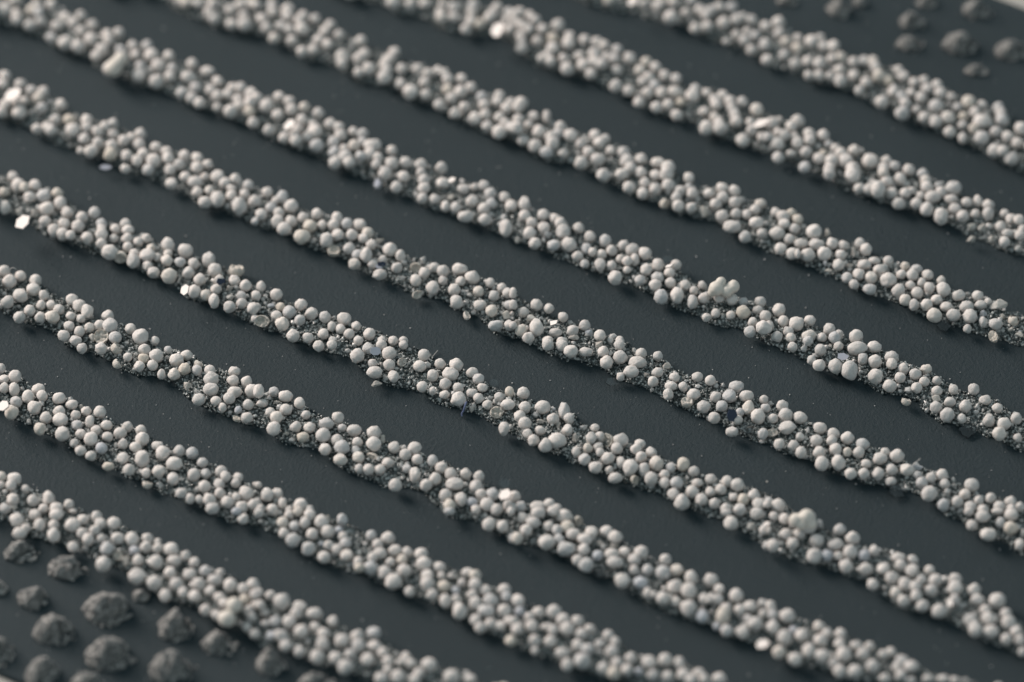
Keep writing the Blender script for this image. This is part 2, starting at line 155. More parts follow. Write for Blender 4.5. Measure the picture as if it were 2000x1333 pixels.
8 376 10 10;10 406 11 14;25 346 11 11;35 363 14 14;38 416 10 10 f;48 366 10 10;58 386 12 12;68 363 12 12;68 418 10 10 f;85 383 14 14;88 433 12 12;92 408 15 14;105 450 12 14;112 378 11 11;118 398 12 14;122 458 12 13;125 438 12 12;132 416 12 12;138 460 10 10;152 443 13 13;160 426 12 12;170 466 12 13;185 416 12 12;198 438 11 11;198 448 10 10;198 458 12 12;198 476 11 11;215 493 17 15;222 466 9 9;225 448 10 10;235 503 13 13 s;245 438 11 11;248 466 11 11;250 450 12 10;250 483 10 10;260 510 13 15;262 496 10 10;270 473 10 10;285 466 10 10;288 500 16 14;288 520 10 10;295 486 9 9;300 533 12 11;308 503 9 9;325 510 12 12;328 478 13 15;328 496 9 9;330 540 15 15;352 513 11 10;362 490 15 15;368 533 12 12;378 516 11 12;380 570 13 13;390 546 12 12;402 576 11 11;408 508 13 15;418 588 10 15;420 528 14 14;422 566 11 11;428 548 11 11;448 533 9 9 f;448 600 12 12;450 563 10 8 f;450 580 10 8 f;458 548 11 11;462 528 15 15 s;472 578 10 10;472 593 11 11;480 558 12 12;495 603 12 12;498 623 8 8;500 578 10 10;502 600 8 8;510 560 9 11;512 628 15 12 s;530 600 9 9 f;540 576 12 12;540 618 11 11;548 600 9 9;552 633 14 14;565 610 13 13;572 656 13 13;585 626 11 11;588 596 12 12;602 660 11 11;608 613 13 12;622 676 11 11;632 653 11 11;635 620 12 12;648 638 9 10;648 674 10 10;650 666 9 9;652 620 5 5 f;665 643 10 10;672 623 14 13;682 653 11 11;695 638 10 10;698 696 14 15;700 666 10 10;720 681 12 12;722 653 12 12;728 711 10 10;732 728 16 12;735 686 11 9 f;735 751 14 8 f;745 666 9 9;745 674 11 11;760 691 14 14;760 714 12 12;768 666 10 10;768 736 11 12;785 708 10 9 s;788 666 9 9;788 674 9 9;820 716 13 12;825 756 11 11;828 694 12 12;845 734 12 12;845 764 8 8;860 711 11 11;868 771 10 9;870 751 12 12;880 731 16 14;890 714 14 14;895 758 11 11;895 781 15 15;920 796 8 11 f;922 728 12 11;922 768 11 10;935 741 12 11;935 778 11 10;942 758 10 10;952 791 10 10;970 806 13 12 s;975 776 10 10;985 838 11 14;992 791 15 11;995 766 9 11;1015 814 12 12;1022 768 13 12;1025 796 12 12;1025 828 13 13;1030 848 10 10;1042 861 11 12;1055 824 10 8 f;1055 841 10 10;1060 796 16 14;1065 871 13 15;1080 818 12 12;1082 801 5 5 f;1088 861 18 16;1092 831 7 8 f;1102 804 11 18;1108 841 11 12;1112 818 11 11;1125 856 9 12 f;1125 884 9 11;1140 836 10 8 f;1142 898 12 12;1148 876 10 10;1155 856 11 12;1162 836 9 8;1162 914 13 12;1168 874 10 10;1172 854 11 11;1172 884 9 9;1185 861 15 14 s;1188 896 13 13;1190 918 8 8;1202 934 14 11;1205 876 12 12;1212 861 15 15;1212 904 9 12;1230 871 7 7 f;1232 914 15 17;1240 938 8 10 s;1242 878 11 11;1250 868 11 11;1252 894 12 12;1258 918 11 15;1272 884 11 11;1272 936 13 14;1282 906 14 15;1298 928 10 10;1298 944 11 11;1310 914 10 11;1315 966 12 12;1322 944 13 13;1332 981 15 16;1335 908 14 14;1352 961 13 13;1355 921 11 11;1362 944 11 9;1370 976 12 12;1388 936 11 10;1388 961 10 10;1395 984 11 11;1408 956 11 11;1418 994 11 11;1418 1002 11 8;1420 941 11 12;1428 1022 14 14;1432 971 9 9;1440 948 13 13;1445 996 13 13;1452 976 11 12;1468 1029 10 9 f;1472 968 12 12;1478 1004 14 12;1482 986 13 13;1492 1036 10 10;1498 986 8 8;1498 941 2 2;1498 1066 9 9;1502 981 10 10;1502 1036 5 8;1510 1066 12 13;1512 1009 10 10;1520 988 14 14;1532 1014 11 12;1535 1044 12 12;1548 1062 12 12;1555 1019 15 15;1562 1044 13 12;1578 1014 16 18;1580 1029 15 15;1590 1086 15 16;1595 1056 14 14;1600 1024 8 10;1615 1086 12 12 b;1632 1064 16 12;1638 1086 10 10;1640 1036 12 12;1652 1106 14 14;1660 1079 15 15;1665 1052 14 14;1688 1086 12 12 b;1690 1112 14 13;1705 1142 12 12;1708 1076 11 12;1725 1112 13 12;1742 1129 13 13;1750 1159 12 13;1755 1089 14 11;1760 1104 12 12;1765 1174 12 12;1768 1142 14 15;1782 1094 11 10;1782 1116 14 14;1788 1146 12 12;1790 1164 12 12;1800 1134 11 11;1802 1184 13 13;1815 1114 11 10;1818 1154 14 13;1828 1134 14 13;1835 1194 16 15;1850 1174 8 8 f;1865 1132 14 12;1865 1149 15 15;1865 1172 12 12;1895 1212 14 14;1902 1152 13 13;1905 1229 14 16;1910 1172 15 12;1925 1192 12 12;1932 1209 16 14;1935 1234 16 14;1948 1174 17 16;1965 1199 12 12;1965 1249 12 12;1970 1216 15 15;1985 1234 12 12;1992 1252 12 12;1998 1274 10 10
0 598 5 5;8 530 12 12;15 590 13 13;18 550 14 14;38 620 12 12;40 540 11 11;40 578 15 14;58 608 11 12;65 566 14 13;70 548 12 12;78 620 11 11;80 596 10 10;85 578 11 11;100 596 10 10;102 620 14 14;115 606 11 11;125 656 12 12;135 638 11 11;138 618 10 10;140 586 12 12;148 666 12 10;155 598 13 13;155 648 11 11;158 623 9 9;160 681 10 11;170 608 12 14;175 640 10 10;180 660 10 10 f;195 636 11 11;198 658 15 15 s;198 681 12 12;210 618 12 12;215 636 15 15;225 660 13 13;228 681 12 12 s;230 711 11 10 s;250 698 9 9;255 643 11 11;272 716 11 11;275 658 16 16;280 701 11 11;282 684 12 12;298 714 11 11;302 666 9 9;305 696 14 14;315 731 8 11;328 684 8 8;340 731 12 12;345 704 14 13;360 721 13 12;365 694 12 10;365 756 11 15 f;385 724 10 11;385 766 10 6 f;388 711 10 8 s;388 781 13 12;410 724 11 11;412 741 15 15;412 761 16 13;422 784 11 10;435 796 8 10;448 778 12 12;455 744 12 11;458 726 12 10;458 766 14 12;462 818 8 6 s;465 801 8 8 b;482 746 11 12;482 816 12 12;485 791 11 11;492 764 14 14;505 764 11 14;512 788 12 8;528 806 11 10;535 766 10 10;535 838 14 14;540 786 9 6 f;540 816 13 13;558 774 14 12;558 801 12 12;560 848 6 6 f;578 834 12 11;585 788 11 12;592 854 12 11;598 811 9 9;605 836 12 11;632 851 15 15;635 878 12 12;638 828 15 12;658 861 12 12;660 816 12 12;665 898 14 12;668 836 9 8;668 874 15 14;688 916 4 5 f;692 841 15 12;695 881 9 10;698 864 11 10;700 894 12 12;702 916 9 10;720 918 11 12;728 891 12 5 s;730 846 14 14;730 868 15 15;742 918 11 11;748 858 8 10 f;758 904 12 10;770 874 12 12;772 948 13 13;792 888 12 12;795 916 9 9;810 876 14 13;810 928 11 15;815 898 11 11;832 948 12 12;845 901 10 12;850 936 12 13;862 914 12 12;870 968 13 13;878 988 12 13;878 999 11 8;880 926 12 12;888 946 18 13;900 976 12 14;910 926 11 11;922 981 11 9 b;930 951 13 13;930 996 10 10;935 931 11 12;940 966 11 11;952 986 14 14;955 1024 13 14;962 966 13 13;970 996 12 12;982 1029 12 13;992 988 11 11;998 1052 5 10;998 999 8 8;1002 991 8 8;1005 971 12 12;1010 1052 11 13;1018 991 12 12;1020 1012 11 11;1028 1036 12 12;1042 1022 14 12;1050 991 15 12;1052 1002 15 12;1068 1059 17 15;1072 986 12 12;1072 1029 11 11;1080 999 12 10;1088 994 10 10;1088 1036 11 11;1092 1054 11 11;1102 1009 15 14;1105 1072 18 15;1108 1029 14 12;1120 1044 15 12;1128 1094 11 12;1130 1019 8 12 s;1140 1074 12 13;1142 1054 15 12;1145 1104 15 15;1155 1042 13 14;1168 1086 12 11 b;1172 1062 11 8 f;1185 1039 13 12;1195 1084 14 13;1198 1066 12 6 f;1202 1049 14 13;1202 1099 17 12;1215 1134 15 15;1220 1079 11 11;1238 1094 13 12;1238 1114 10 10;1252 1079 14 14;1252 1139 15 13 b;1265 1114 11 12;1265 1159 10 12;1278 1162 8 8;1295 1169 14 14;1295 1119 15 15;1300 1094 12 12;1318 1146 16 15;1320 1176 11 11;1322 1114 13 12;1345 1156 16 18;1345 1189 16 18;1350 1129 13 15;1372 1204 13 13 b;1375 1172 12 12;1385 1172 8 8;1390 1134 14 13;1400 1172 14 12;1400 1224 8 8 b;1405 1152 11 11;1412 1204 14 18;1418 1189 12 12;1420 1232 13 13;1438 1164 14 15;1445 1192 12 12;1450 1236 14 14;1462 1209 10 10;1465 1186 14 12;1475 1219 16 15;1490 1179 10 10;1490 1199 10 10;1498 1226 8 8;1505 1186 10 15;1510 1202 11 11;1510 1226 12 15;1522 1274 14 14;1532 1246 15 17;1538 1204 16 15;1550 1232 10 10 b;1552 1289 14 14;1565 1242 14 14;1580 1272 14 16;1600 1224 12 12;1602 1252 14 14;1605 1282 15 15;1615 1239 11 11;1628 1296 12 12;1640 1259 12 12;1640 1312 14 14;1642 1239 12 12;1648 1279 16 16;1670 1312 15 15;1672 1262 13 11;1685 1279 14 14;1698 1264 11 11;1705 1302 14 15;1725 1279 11 10;1728 1326 12 10;1740 1274 11 11;1752 1304 10 10;1760 1319 12 12;1762 1292 14 14;1778 1329 12 8;1780 1302 15 12;1812 1326 12 8;1842 1326 12 9;1865 1329 10 8
2 721 9 11;8 741 10 9;8 758 10 11;22 806 14 15;28 761 11 14;30 736 13 13;32 786 12 12;55 776 12 14;68 796 14 14;75 761 13 12;78 838 12 13;82 774 11 12;90 816 12 12;115 778 13 13;115 804 12 12;118 821 15 14;122 848 15 15;140 791 12 10;145 866 9 9;148 811 10 10;150 831 11 10;158 796 6 8 f;158 848 11 10;158 881 11 10;168 804 10 10;175 824 10 13;178 858 14 14;178 891 11 10;188 841 10 10;195 806 12 13;198 876 12 12 b;208 831 12 10;210 854 11 10;212 911 12 9;235 846 13 12;240 868 10 11;240 896 12 12;248 834 11 11;252 918 12 12;265 874 12 11;275 841 11 11;278 858 14 14;278 896 14 18;285 924 10 10;288 946 10 10 s;308 871 12 10;310 921 13 12;318 886 14 15;338 936 12 13;340 906 16 14;350 881 11 12;355 964 12 12;372 974 9 11;375 886 12 12;378 928 13 13;390 976 9 9;395 904 11 10;400 951 12 12;402 926 10 10;408 976 13 13;415 994 14 12;428 946 11 11;430 964 11 11;432 921 12 12;440 931 11 11;445 981 13 13;460 944 9 9;462 971 9 9;462 999 10 8 b;465 934 10 10;472 991 13 13;475 1014 11 11;480 964 15 15;495 986 11 11;498 946 5 5;502 981 9 9;505 948 7 7;505 1002 10 10;508 994 9 9;522 968 14 13;532 996 12 12;542 964 11 11;552 984 9 12;552 1022 12 12;555 1042 11 11;565 996 8 8;565 1006 10 10;572 1056 14 14;575 1029 11 11;582 999 10 10;588 988 14 14;595 1022 11 12;602 1072 14 14;605 996 9 9;605 1006 12 12;610 1044 12 12;628 1019 14 14;628 1064 9 9 f;632 1089 13 12;638 1014 9 9 f;640 1039 14 13;642 1066 10 10;658 1074 11 11;662 1036 9 9 b;668 1016 11 12;670 1049 10 10;675 1062 12 11;678 1086 13 12;700 1099 10 12;702 1109 10 10;725 1046 10 12;725 1109 14 14;728 1089 10 10;738 1064 11 11;742 1082 14 12;752 1119 14 14;758 1052 14 13;762 1099 10 10;768 1136 18 16;772 1076 13 12;785 1094 11 11;790 1114 14 14;795 1079 11 11;800 1156 11 11;822 1082 14 12;828 1102 16 14;835 1126 13 13;835 1142 14 15;845 1162 12 12;858 1109 12 11;862 1126 9 9;868 1146 14 12;870 1174 12 15;882 1126 9 6;890 1154 9 9 b;892 1172 11 11;898 1194 15 18;902 1139 9 9;915 1119 14 10;922 1162 12 11;928 1124 12 12;928 1142 13 12;928 1179 14 14;928 1212 12 12;938 1226 12 12;948 1154 13 12;950 1194 18 14;958 1174 16 14;958 1219 12 12;978 1224 11 11;985 1152 13 12;985 1194 14 14;990 1166 11 11;992 1214 10 10;998 1252 12 12;1002 1214 11 11;1010 1229 12 12;1012 1174 14 14;1015 1196 11 11 b;1035 1206 11 11;1038 1224 14 14;1045 1252 13 13;1045 1272 9 9;1052 1196 12 12;1065 1226 11 8;1075 1254 13 13;1080 1232 12 12;1082 1196 15 15;1098 1276 15 12;1100 1212 14 14;1108 1229 15 14;1108 1299 12 13;1128 1214 13 13;1128 1262 12 13;1135 1239 13 12;1138 1292 17 17;1148 1269 14 12;1152 1229 11 11;1172 1259 11 10;1178 1306 12 14;1188 1242 12 12;1195 1274 14 14;1200 1316 14 14;1202 1256 10 12;1205 1296 12 12;1225 1309 12 12;1232 1286 12 12;1248 1312 10 8 b;1268 1294 15 14;1275 1319 12 12;1300 1289 15 14;1305 1322 12 12;1328 1296 12 14;1335 1319 14 14;1350 1329 12 12;1365 1316 14 11;1375 1326 11 11;1405 1326 15 12
2 931 10 10;2 948 9 9;10 994 11 11;22 948 11 11;25 976 12 12;28 936 16 12;30 991 8 8 f;32 1016 14 14;38 1042 15 12;50 956 9 9;50 1032 10 10;65 978 12 12;68 1006 12 11;78 1026 12 13;85 994 10 10;95 974 12 15;105 1026 11 11;105 1046 13 15;110 994 13 13;110 1006 14 12;135 986 11 10;142 1026 16 14;142 999 8 5;142 1069 11 11;160 1042 11 11;162 1016 11 11;172 1054 12 13;185 1036 11 11;188 1009 11 11;195 1024 12 12;198 1052 9 9;202 1102 15 16;208 1072 14 14;222 1022 14 12;230 1052 14 12;230 1086 10 10 s;245 1094 9 14 f;258 1054 13 15;262 1076 11 9 b;268 1126 18 16;270 1096 11 12;285 1069 12 12;288 1052 11 11;302 1139 16 15;305 1099 14 15;308 1059 8 8;308 1072 11 11;322 1164 12 13;332 1119 12 13;335 1074 15 14;340 1096 14 12;345 1142 14 14;358 1159 11 12;362 1086 11 11;370 1122 14 13;380 1099 11 11;380 1166 13 13;388 1142 14 14;402 1116 12 12;402 1192 12 12;410 1156 12 12;420 1134 15 12;422 1202 11 11;428 1169 12 12;430 1119 9 9;438 1179 11 11;442 1209 18 16;450 1144 14 15;458 1182 16 15;475 1152 12 13;478 1172 11 11;482 1226 10 10;485 1194 12 12;492 1206 10 10;495 1142 13 13;498 1162 11 11;498 1239 11 11;498 1182 10 10;505 1159 10 11;508 1182 10 10;518 1196 9 9;518 1219 10 8;528 1164 11 11;530 1242 10 10 b;538 1214 12 12;548 1242 14 14;550 1176 16 18;558 1262 13 13;565 1216 14 14;578 1199 12 12;585 1186 15 12;585 1274 12 12;588 1234 15 15;615 1199 18 12;615 1226 11 11;620 1284 15 15;630 1259 14 14;632 1239 13 13;650 1214 11 12;655 1286 14 13;668 1252 15 15;675 1304 16 16;685 1279 12 12;698 1242 13 13;700 1262 14 14;718 1289 14 15;730 1236 14 12;732 1262 15 11;745 1326 14 14;748 1276 12 12;758 1292 12 12;758 1309 10 10;778 1322 15 15;782 1294 10 8;792 1286 12 12;802 1296 12 10;810 1329 12 12;818 1316 12 12;838 1299 16 15;882 1322 17 15;918 1326 12 10
"""
# ------------------------------------------------------------------ table and sheet
U = np.array([0.8756, -0.4831, 0.0]); NRM = np.array([0.4831, 0.8756, 0.0])     # along / across the rows, on the sheet
def plate(name, c, la, lb, top, thick, m, bevel=0.006):
    """slab between across-row limits la..lb, 6 long each way, with a small rounded rim"""
    prof = [(la, top - thick), (la, top - bevel), (la + bevel * 0.3, top - bevel * 0.3), (la + bevel, top), (lb - bevel, top), (lb - bevel * 0.3, top - bevel * 0.3), (lb, top - bevel), (lb, top - thick)]
    v = []; n = len(prof)
    for s in (-c, c):
        for t, z in prof: v.append(U * s + NRM * t + np.array([0, 0, z]))
    f = [[i, (i + 1) % n, n + (i + 1) % n, n + i] for i in range(n)]
    me = bpy.data.meshes.new(name); me.from_pydata([tuple(x) for x in v], [], f + [list(range(n))[::-1], list(range(n, 2 * n))]); me.update()
    me.materials.append(m)
    return link(name, me)
t_low = float(np.dot(at(22, 1322, 0), NRM)); t_high = float(np.dot(at(1980, 7, 0), NRM))
tag(plate('dark_sheet', 3.6, t_low, t_high, 0.0, 0.014, M_SHEET), 'dark slate grey sheet carrying all the rows of cream beads', 'sheet')
me = bpy.data.meshes.new('table_top'); me.from_pydata([(-7, -7, -0.014), (7, -7, -0.014), (7, 7, -0.014), (-7, 7, -0.014)], [], [(0, 1, 2, 3)]); me.materials.append(M_TABLE)
tag(link('table_top', me), 'pale table top showing past two corners of the dark sheet', None, None, 'structure')
# ------------------------------------------------------------------ bead shapes (shared meshes)
def bead_mesh(k):
    v, f = ICO3; v = v.copy()
    st = random.uniform(0.03, 0.11)
    d = 1 + st * nz3(v, 1.3, k) + random.uniform(0.07, 0.16) * nz3(v, 2.6, k + 50) + 0.03 * nz3(v, 6.0, k + 90)
    for _ in range(random.choice([2, 4, 5, 6, 8])):        # flattened facets
        n = rng.normal(size=3); n /= np.linalg.norm(n); h = random.uniform(0.77, 0.92)
        ov = np.maximum(v @ n * d - h, 0); d = d - ov * 0.9
    if k % 6 == 5:                                         # small nipple
        n = rng.normal(size=3); n /= np.linalg.norm(n); d = d + 0.22 * np.exp(-((1 - v @ n) / 0.05))
    if k % 7 == 3:                                         # pit
        n = rng.normal(size=3); n /= np.linalg.norm(n); d = d - 0.16 * np.exp(-((1 - v @ n) / 0.03))
    v = v * d[:, None]; v *= 1 / np.sqrt((v ** 2).sum(1)).mean()
    return mesh_np('bead', v, f, M_BEAD)
def chip_mesh(k):
    import bmesh
    bm = bmesh.new()
    for _ in range(13):
        n = rng.normal(size=3); n /= np.linalg.norm(n); bm.verts.new(Vector(n * random.uniform(0.65, 1.1)) * Vector((1, 1, 1)) * 1.0)
    bmesh.ops.convex_hull(bm, input=bm.verts)
    for q in list(bm.verts):
        if not q.link_faces: bm.verts.remove(q)
    bmesh.ops.bevel(bm, geom=list(bm.edges) , offset=0.07, segments=1, affect='EDGES')
    bmesh.ops.triangulate(bm, faces=bm.faces)
    me = bpy.data.meshes.new('chip'); bm.to_mesh(me); bm.free(); me.materials.append(M_CHIP); return me
def shell_mesh(k):
    """bead broken open: a ragged hollow on the local +Z side"""
    v, f = ICO4; v = v * (1 + 0.08 * nz3(v, 1.4, k + 20))[:, None]
    r = np.hypot(v[:, 0], v[:, 1]); cut = 0.30 + 0.12 * (k % 3) + 0.30 * nz3(v * np.array([1, 1, 0]), 2.4, k)
    inn = v[:, 2] > cut; rim = np.clip(r / 0.92, 0, 1)
    v[inn, 2] = (cut - 0.34 * np.sqrt(np.clip(1 - rim ** 2, 0, 1)) + 0.30 * nz3(v * np.array([1, 1, 0]), 3.5, k + 9))[inn]
    return mesh_np('broken_bead', v, f, M_SHELL)
BEADS = [bead_mesh(k) for k in range(28)]; BLUES = []
for k in range(4):
    q = BEADS[k * 5].copy(); q.materials[0] = M_BLUE; BLUES.append(q)
CHIPS = [chip_mesh(k) for k in range(7)]; SHELLS = [shell_mesh(k) for k in range(5)]
ROTS = []
from itertools import permutations, product
for pm in permutations(range(3)):
    for sg in product((1, -1), repeat=3):
        m3 = np.zeros((3, 3))
        for i in range(3): m3[i, pm[i]] = sg[i]
        if np.linalg.det(m3) > 0: ROTS.append(m3)
RCAM = np.stack([RIGHT, UP, BACK], 1)
def set_rs(o, pos, parent_loc, R3, s3):
    M = Matrix([[*(R3[i] * 1.0)] for i in range(3)])
    o.rotation_mode = 'QUATERNION'; o.rotation_quaternion = M.to_quaternion(); o.scale = s3
    o.location = Vector(pos) - Vector(parent_loc)
# ------------------------------------------------------------------ the nine rows: bed of grit, beads, chips, broken beads
ROW_LABELS = [
 'short row of cream beads in the top right corner, next to grey mounds there',
 'second bead row from the top right corner, its lower end ragged with split chips',
 'third bead row from the top right corner, a clear hexagonal flake under its right end',
 'long fourth bead row, running beneath the big three-lobed cream lump right of the middle',
 'fifth bead row, above a curved sliver of shell, with two dark glints left of middle',
 'sixth bead row, with a blue thread hanging below it near the middle of the photo',
 'seventh bead row, with a bright hexagonal flake on top at its middle',
 'eighth bead row, second from the bottom left corner, with no bright flakes',
 'bottom left bead row, lying next to the grey mounds of that corner']
H_BED = 0.0135
def grains(points, radii, sub=ICO1):
    v0, f0 = sub; n = len(points)
    ax = rng.normal(size=(n, 3)); ax /= np.linalg.norm(ax, axis=1)[:, None]
    sc3 = rng.uniform(0.7, 1.25, (n, 1, 3))
    v = v0[None] * sc3 * np.asarray(radii)[:, None, None] + np.asarray(points)[:, None, :]
    f = f0[None] + (np.arange(n) * len(v0))[:, None, None]
    return v.reshape(-1, 3), f.reshape(-1, 3)
def build_row(k, line):
    B = []
    for it in line.split(';'):
        p = it.split(); B.append([float(x) for x in p[:4]] + [p[4] if len(p) > 4 else 'o'])
    # a few more beads past the frame so the row does not stop at its edge
    xs = np.array([b[0] for b in B]); ys = np.array([b[1] for b in B])
    cf = np.polyfit(xs, ys, 1); resid = (ys - np.polyval(cf, xs)).std()
    for side in (0, 1):
        e = xs.min() if side == 0 else xs.max()
        near = ys[np.abs(xs - e) < 150].mean() - np.polyval(cf, xs[np.abs(xs - e) < 150]).mean()
        for q in range(20):
            x = e + (-1 if side == 0 else 1) * (12 + q * 9); y = np.polyval(cf, x) + near + rng.uniform(-38, 38)
            if -12 < x < 2012 and -12 < y < 1345: continue
            rr = rng.uniform(11, 16); B.append([x, y, rr, rr * rng.uniform(0.9, 1.1), 'o'])
    B.sort(key=lambda b: b[1])
    pos, rad, q3 = [], [], []
    for b in B:
        t = b[4]; kf = 1 - (0.09 if b[1] < 690 else 0.04) * min(max(abs(b[1] - 690) - 330, 0) / 250, 1); r = (b[2] + b[3]) / 2000.0 * kf   # out of focus beads look larger than they are
        zc = H_BED + (0.72 if t in 'ob' else 0.45) * r
        p = at(b[0], b[1], zc); s = depth(p) / DIST * 0.985
        if t in 'ob' and len(pos):                       # slide towards the camera until it rests on its neighbours
            P = np.array(pos); Rr = np.array(rad); best = 0.0
            d = (CAM - p) / np.linalg.norm(CAM - p)
            for _ in range(14):
                q = p + d * best
                dist = np.linalg.norm(P - q, axis=1); pen = ((r + Rr) * 0.84 - dist).max()
                if pen <= 0 or best > 0.026: break
                best += 0.003
            p = p + d * best
        pos.append(p); rad.append(r); q3.append((b[2] / 1000 * s * kf, b[3] / 1000 * s * kf))
    pos = np.array(pos); rad = np.array(rad)
    S = pos @ U; T = pos @ NRM - pos[:, 2] * 0.0
    c0 = pos.mean(0); base = np.array([c0[0], c0[1], 0.0])
    row = empty('bead_row', base); tag(row, ROW_LABELS[k], 'bead row', 'rows of cream beads on the dark sheet')
    # bed
    s0, s1 = S.min() - 0.02, S.max() + 0.02; ns = int((s1 - s0) / 0.012); nv = 13
    sg = np.linspace(s0, s1, ns); lo, hi = np.empty(ns), np.empty(ns)
    for i, s in enumerate(sg):
        wgt = np.exp(-((S - s) / 0.055) ** 2) + 1e-9
        mu = (wgt * T).sum() / wgt.sum(); sd = math.sqrt((wgt * (T - mu) ** 2).sum() / wgt.sum())
        a = noise.noise(Vector((s * 14, k * 3.0, 0))) * 0.014 + noise.noise(Vector((s * 45, k * 3.0, 3))) * 0.006; c = noise.noise(Vector((s * 14, k * 3.0, 5))) * 0.014
        tp = min(1.0, 0.15 + min(s - s0, s1 - s) / 0.07); lo[i] = mu - tp * sd * 1.30 + 0.001 + a; hi[i] = mu + tp * sd * 1.35 + 0.012 + c
    def bed_z(s, t):
        l = np.interp(s, sg, lo); h = np.interp(s, sg, hi); u = np.clip((t - l) / (h - l) * 2 - 1, -1, 1)
        return H_BED * (1 - np.abs(u) ** 2.6) * (0.8 + 0.0 * u)
    V = []
    for i in range(ns):
        for j in range(nv):
            t = lo[i] + (hi[i] - lo[i]) * j / (nv - 1); z = float(bed_z(sg[i], t)) + 0.003 * noise.noise(Vector((sg[i] * 40, t * 40, k))) * (0 < j < nv - 1)
            V.append(U * sg[i] + NRM * t + np.array([0, 0, z + (0.0008 if 0 < j < nv - 1 else -0.004)]))
    F = [[i * nv + j, (i + 1) * nv + j, (i + 1) * nv + j + 1, i * nv + j + 1] for i in range(ns - 1) for j in range(nv - 1)]
    F = np.array(F); V = np.array(V)
    tri = np.concatenate([F[:, [0, 1, 2]], F[:, [0, 2, 3]]])
    length = s1 - s0; n = int(length * 5200)
    gs = rng.uniform(s0, s1, n); u = rng.beta(1.05, 1.05, n)
    gt = np.interp(gs, sg, lo) + (np.interp(gs, sg, hi) - np.interp(gs, sg, lo)) * (u * 1.06 - 0.03)
    gr = rng.uniform(0.0016, 0.0033, n) * np.where(rng.random(n) < 0.06, 1.6, 1.0)
    gz = bed_z(gs, gt) + gr * rng.uniform(0.1, 1.1, n)
    gp = gs[:, None] * U + gt[:, None] * NRM; gp[:, 2] = gz
    gv, gf = grains(gp, gr)
    bed = link('grit_bed', mesh_np('grit_bed', np.concatenate([V, gv]) - base, np.concatenate([tri, gf + len(V)]), M_GRIT), row)
    tag(bed, None, None, None, 'stuff')
    # pale crumbs and splinters lying on the bed
    n = int(length * 200); gs = rng.uniform(s0, s1, n); gt = np.interp(gs, sg, lo) + (np.interp(gs, sg, hi) - np.interp(gs, sg, lo)) * rng.uniform(0.0, 1.0, n)
    gr = np.exp(rng.normal(-5.65, 0.35, n)); gp = gs[:, None] * U + gt[:, None] * NRM; gp[:, 2] = bed_z(gs, gt) + gr * 0.9
    gv, gf = grains(gp, gr, ICO1); gv = gv + rng.normal(size=gv.shape) * 0.0006
    tag(link('pale_crumbs', mesh_np('pale_crumbs', gv - base, gf, M_CRUMB, False), row), None, None, None, 'stuff')
    for (b, p, r, (rx, ry)) in zip(B, pos, rad, q3):
        t = b[4]
        if t == 's':
            o = link('broken_bead', random.choice(SHELLS), row)
            ax = Vector(np.array([0.25, -0.1, 0.75]) + rng.normal(size=3) * 0.55).normalized()
            o.rotation_mode = 'QUATERNION'; o.rotation_quaternion = ax.to_track_quat('Z', 'Y'); o.scale = (rx, ry, (rx + ry) / 2); o.location = Vector(p) - Vector(base)
            continue
        me = random.choice(CHIPS) if t == 'f' else random.choice(BLUES) if t == 'b' else random.choice(BEADS)
        o = link('chip' if t == 'f' else 'bead', me, row)
        P = random.choice(ROTS); target = np.array([rx, ry, (rx + ry) / 2 * (0.6 if t == 'f' else 1.0)])
        set_rs(o, p, base, RCAM @ P, np.abs(P.T) @ target)
for k, line in enumerate(DATA.strip().split('\n')): build_row(k, line)
# ------------------------------------------------------------------ fused lumps resting on the rows
def lump(label, balls, z):
    """one fused lump: the smooth union of a few balls given as photo pixels and radii"""
    cx = sum(q[0] for q in balls) / len(balls); cy = sum(q[1] for q in balls) / len(balls)
    c = at(cx, cy, z); v, f = ICO4
    best = np.full(len(v), 0.004)
    for bx, by, br in balls:
        q = (RIGHT * (bx - cx) - UP * (by - cy) + BACK * rng.uniform(-2, 4)) / 1000; r = br / 1000
        pr = v @ q; disc = pr ** 2 - (q @ q - r * r); t = np.where(disc > 0, pr + np.sqrt(np.maximum(disc, 0)), 0); best = np.maximum(best, t)
    best = best * (1 + 0.05 * nz3(v, 3.0, cx) + 0.02 * nz3(v, 9.0, cy))
    o = link('fused_lump', mesh_np('fused_lump', v * best[:, None], f, M_LUMP)); o.location = c
    tag(o, label, 'lump', 'fused lumps on the bead rows')
M_LUMP, nt, b = mat('cream_lump'); b.inputs['Base Color'].default_value = (0.60, 0.565, 0.51, 1); b.inputs['Roughness'].default_value = 0.6
bump(nt, b, 90, 0.004, 0.5)
lump('big three-lobed cream lump standing on the upper edge of the fourth bead row', [(1399, 564, 15), (1408, 551, 10), (1432, 560, 13), (1420, 569, 12), (1392, 571, 10)], 0.045)
lump('smooth blurred lump of fused beads on the seventh row towards the right edge', [(1555, 1016, 13), (1575, 1011, 16), (1583, 1023, 12), (1566, 1023, 12)], 0.05)
lump('blurred tall lump of fused beads on the fourth row near the top left corner', [(221, 134, 17), (236, 115, 13), (228, 124, 14)], 0.045)
lump('pair of beads melted together on the bottom left row, pale and out of focus', [(457, 1183, 15), (444, 1208, 16)], 0.045)
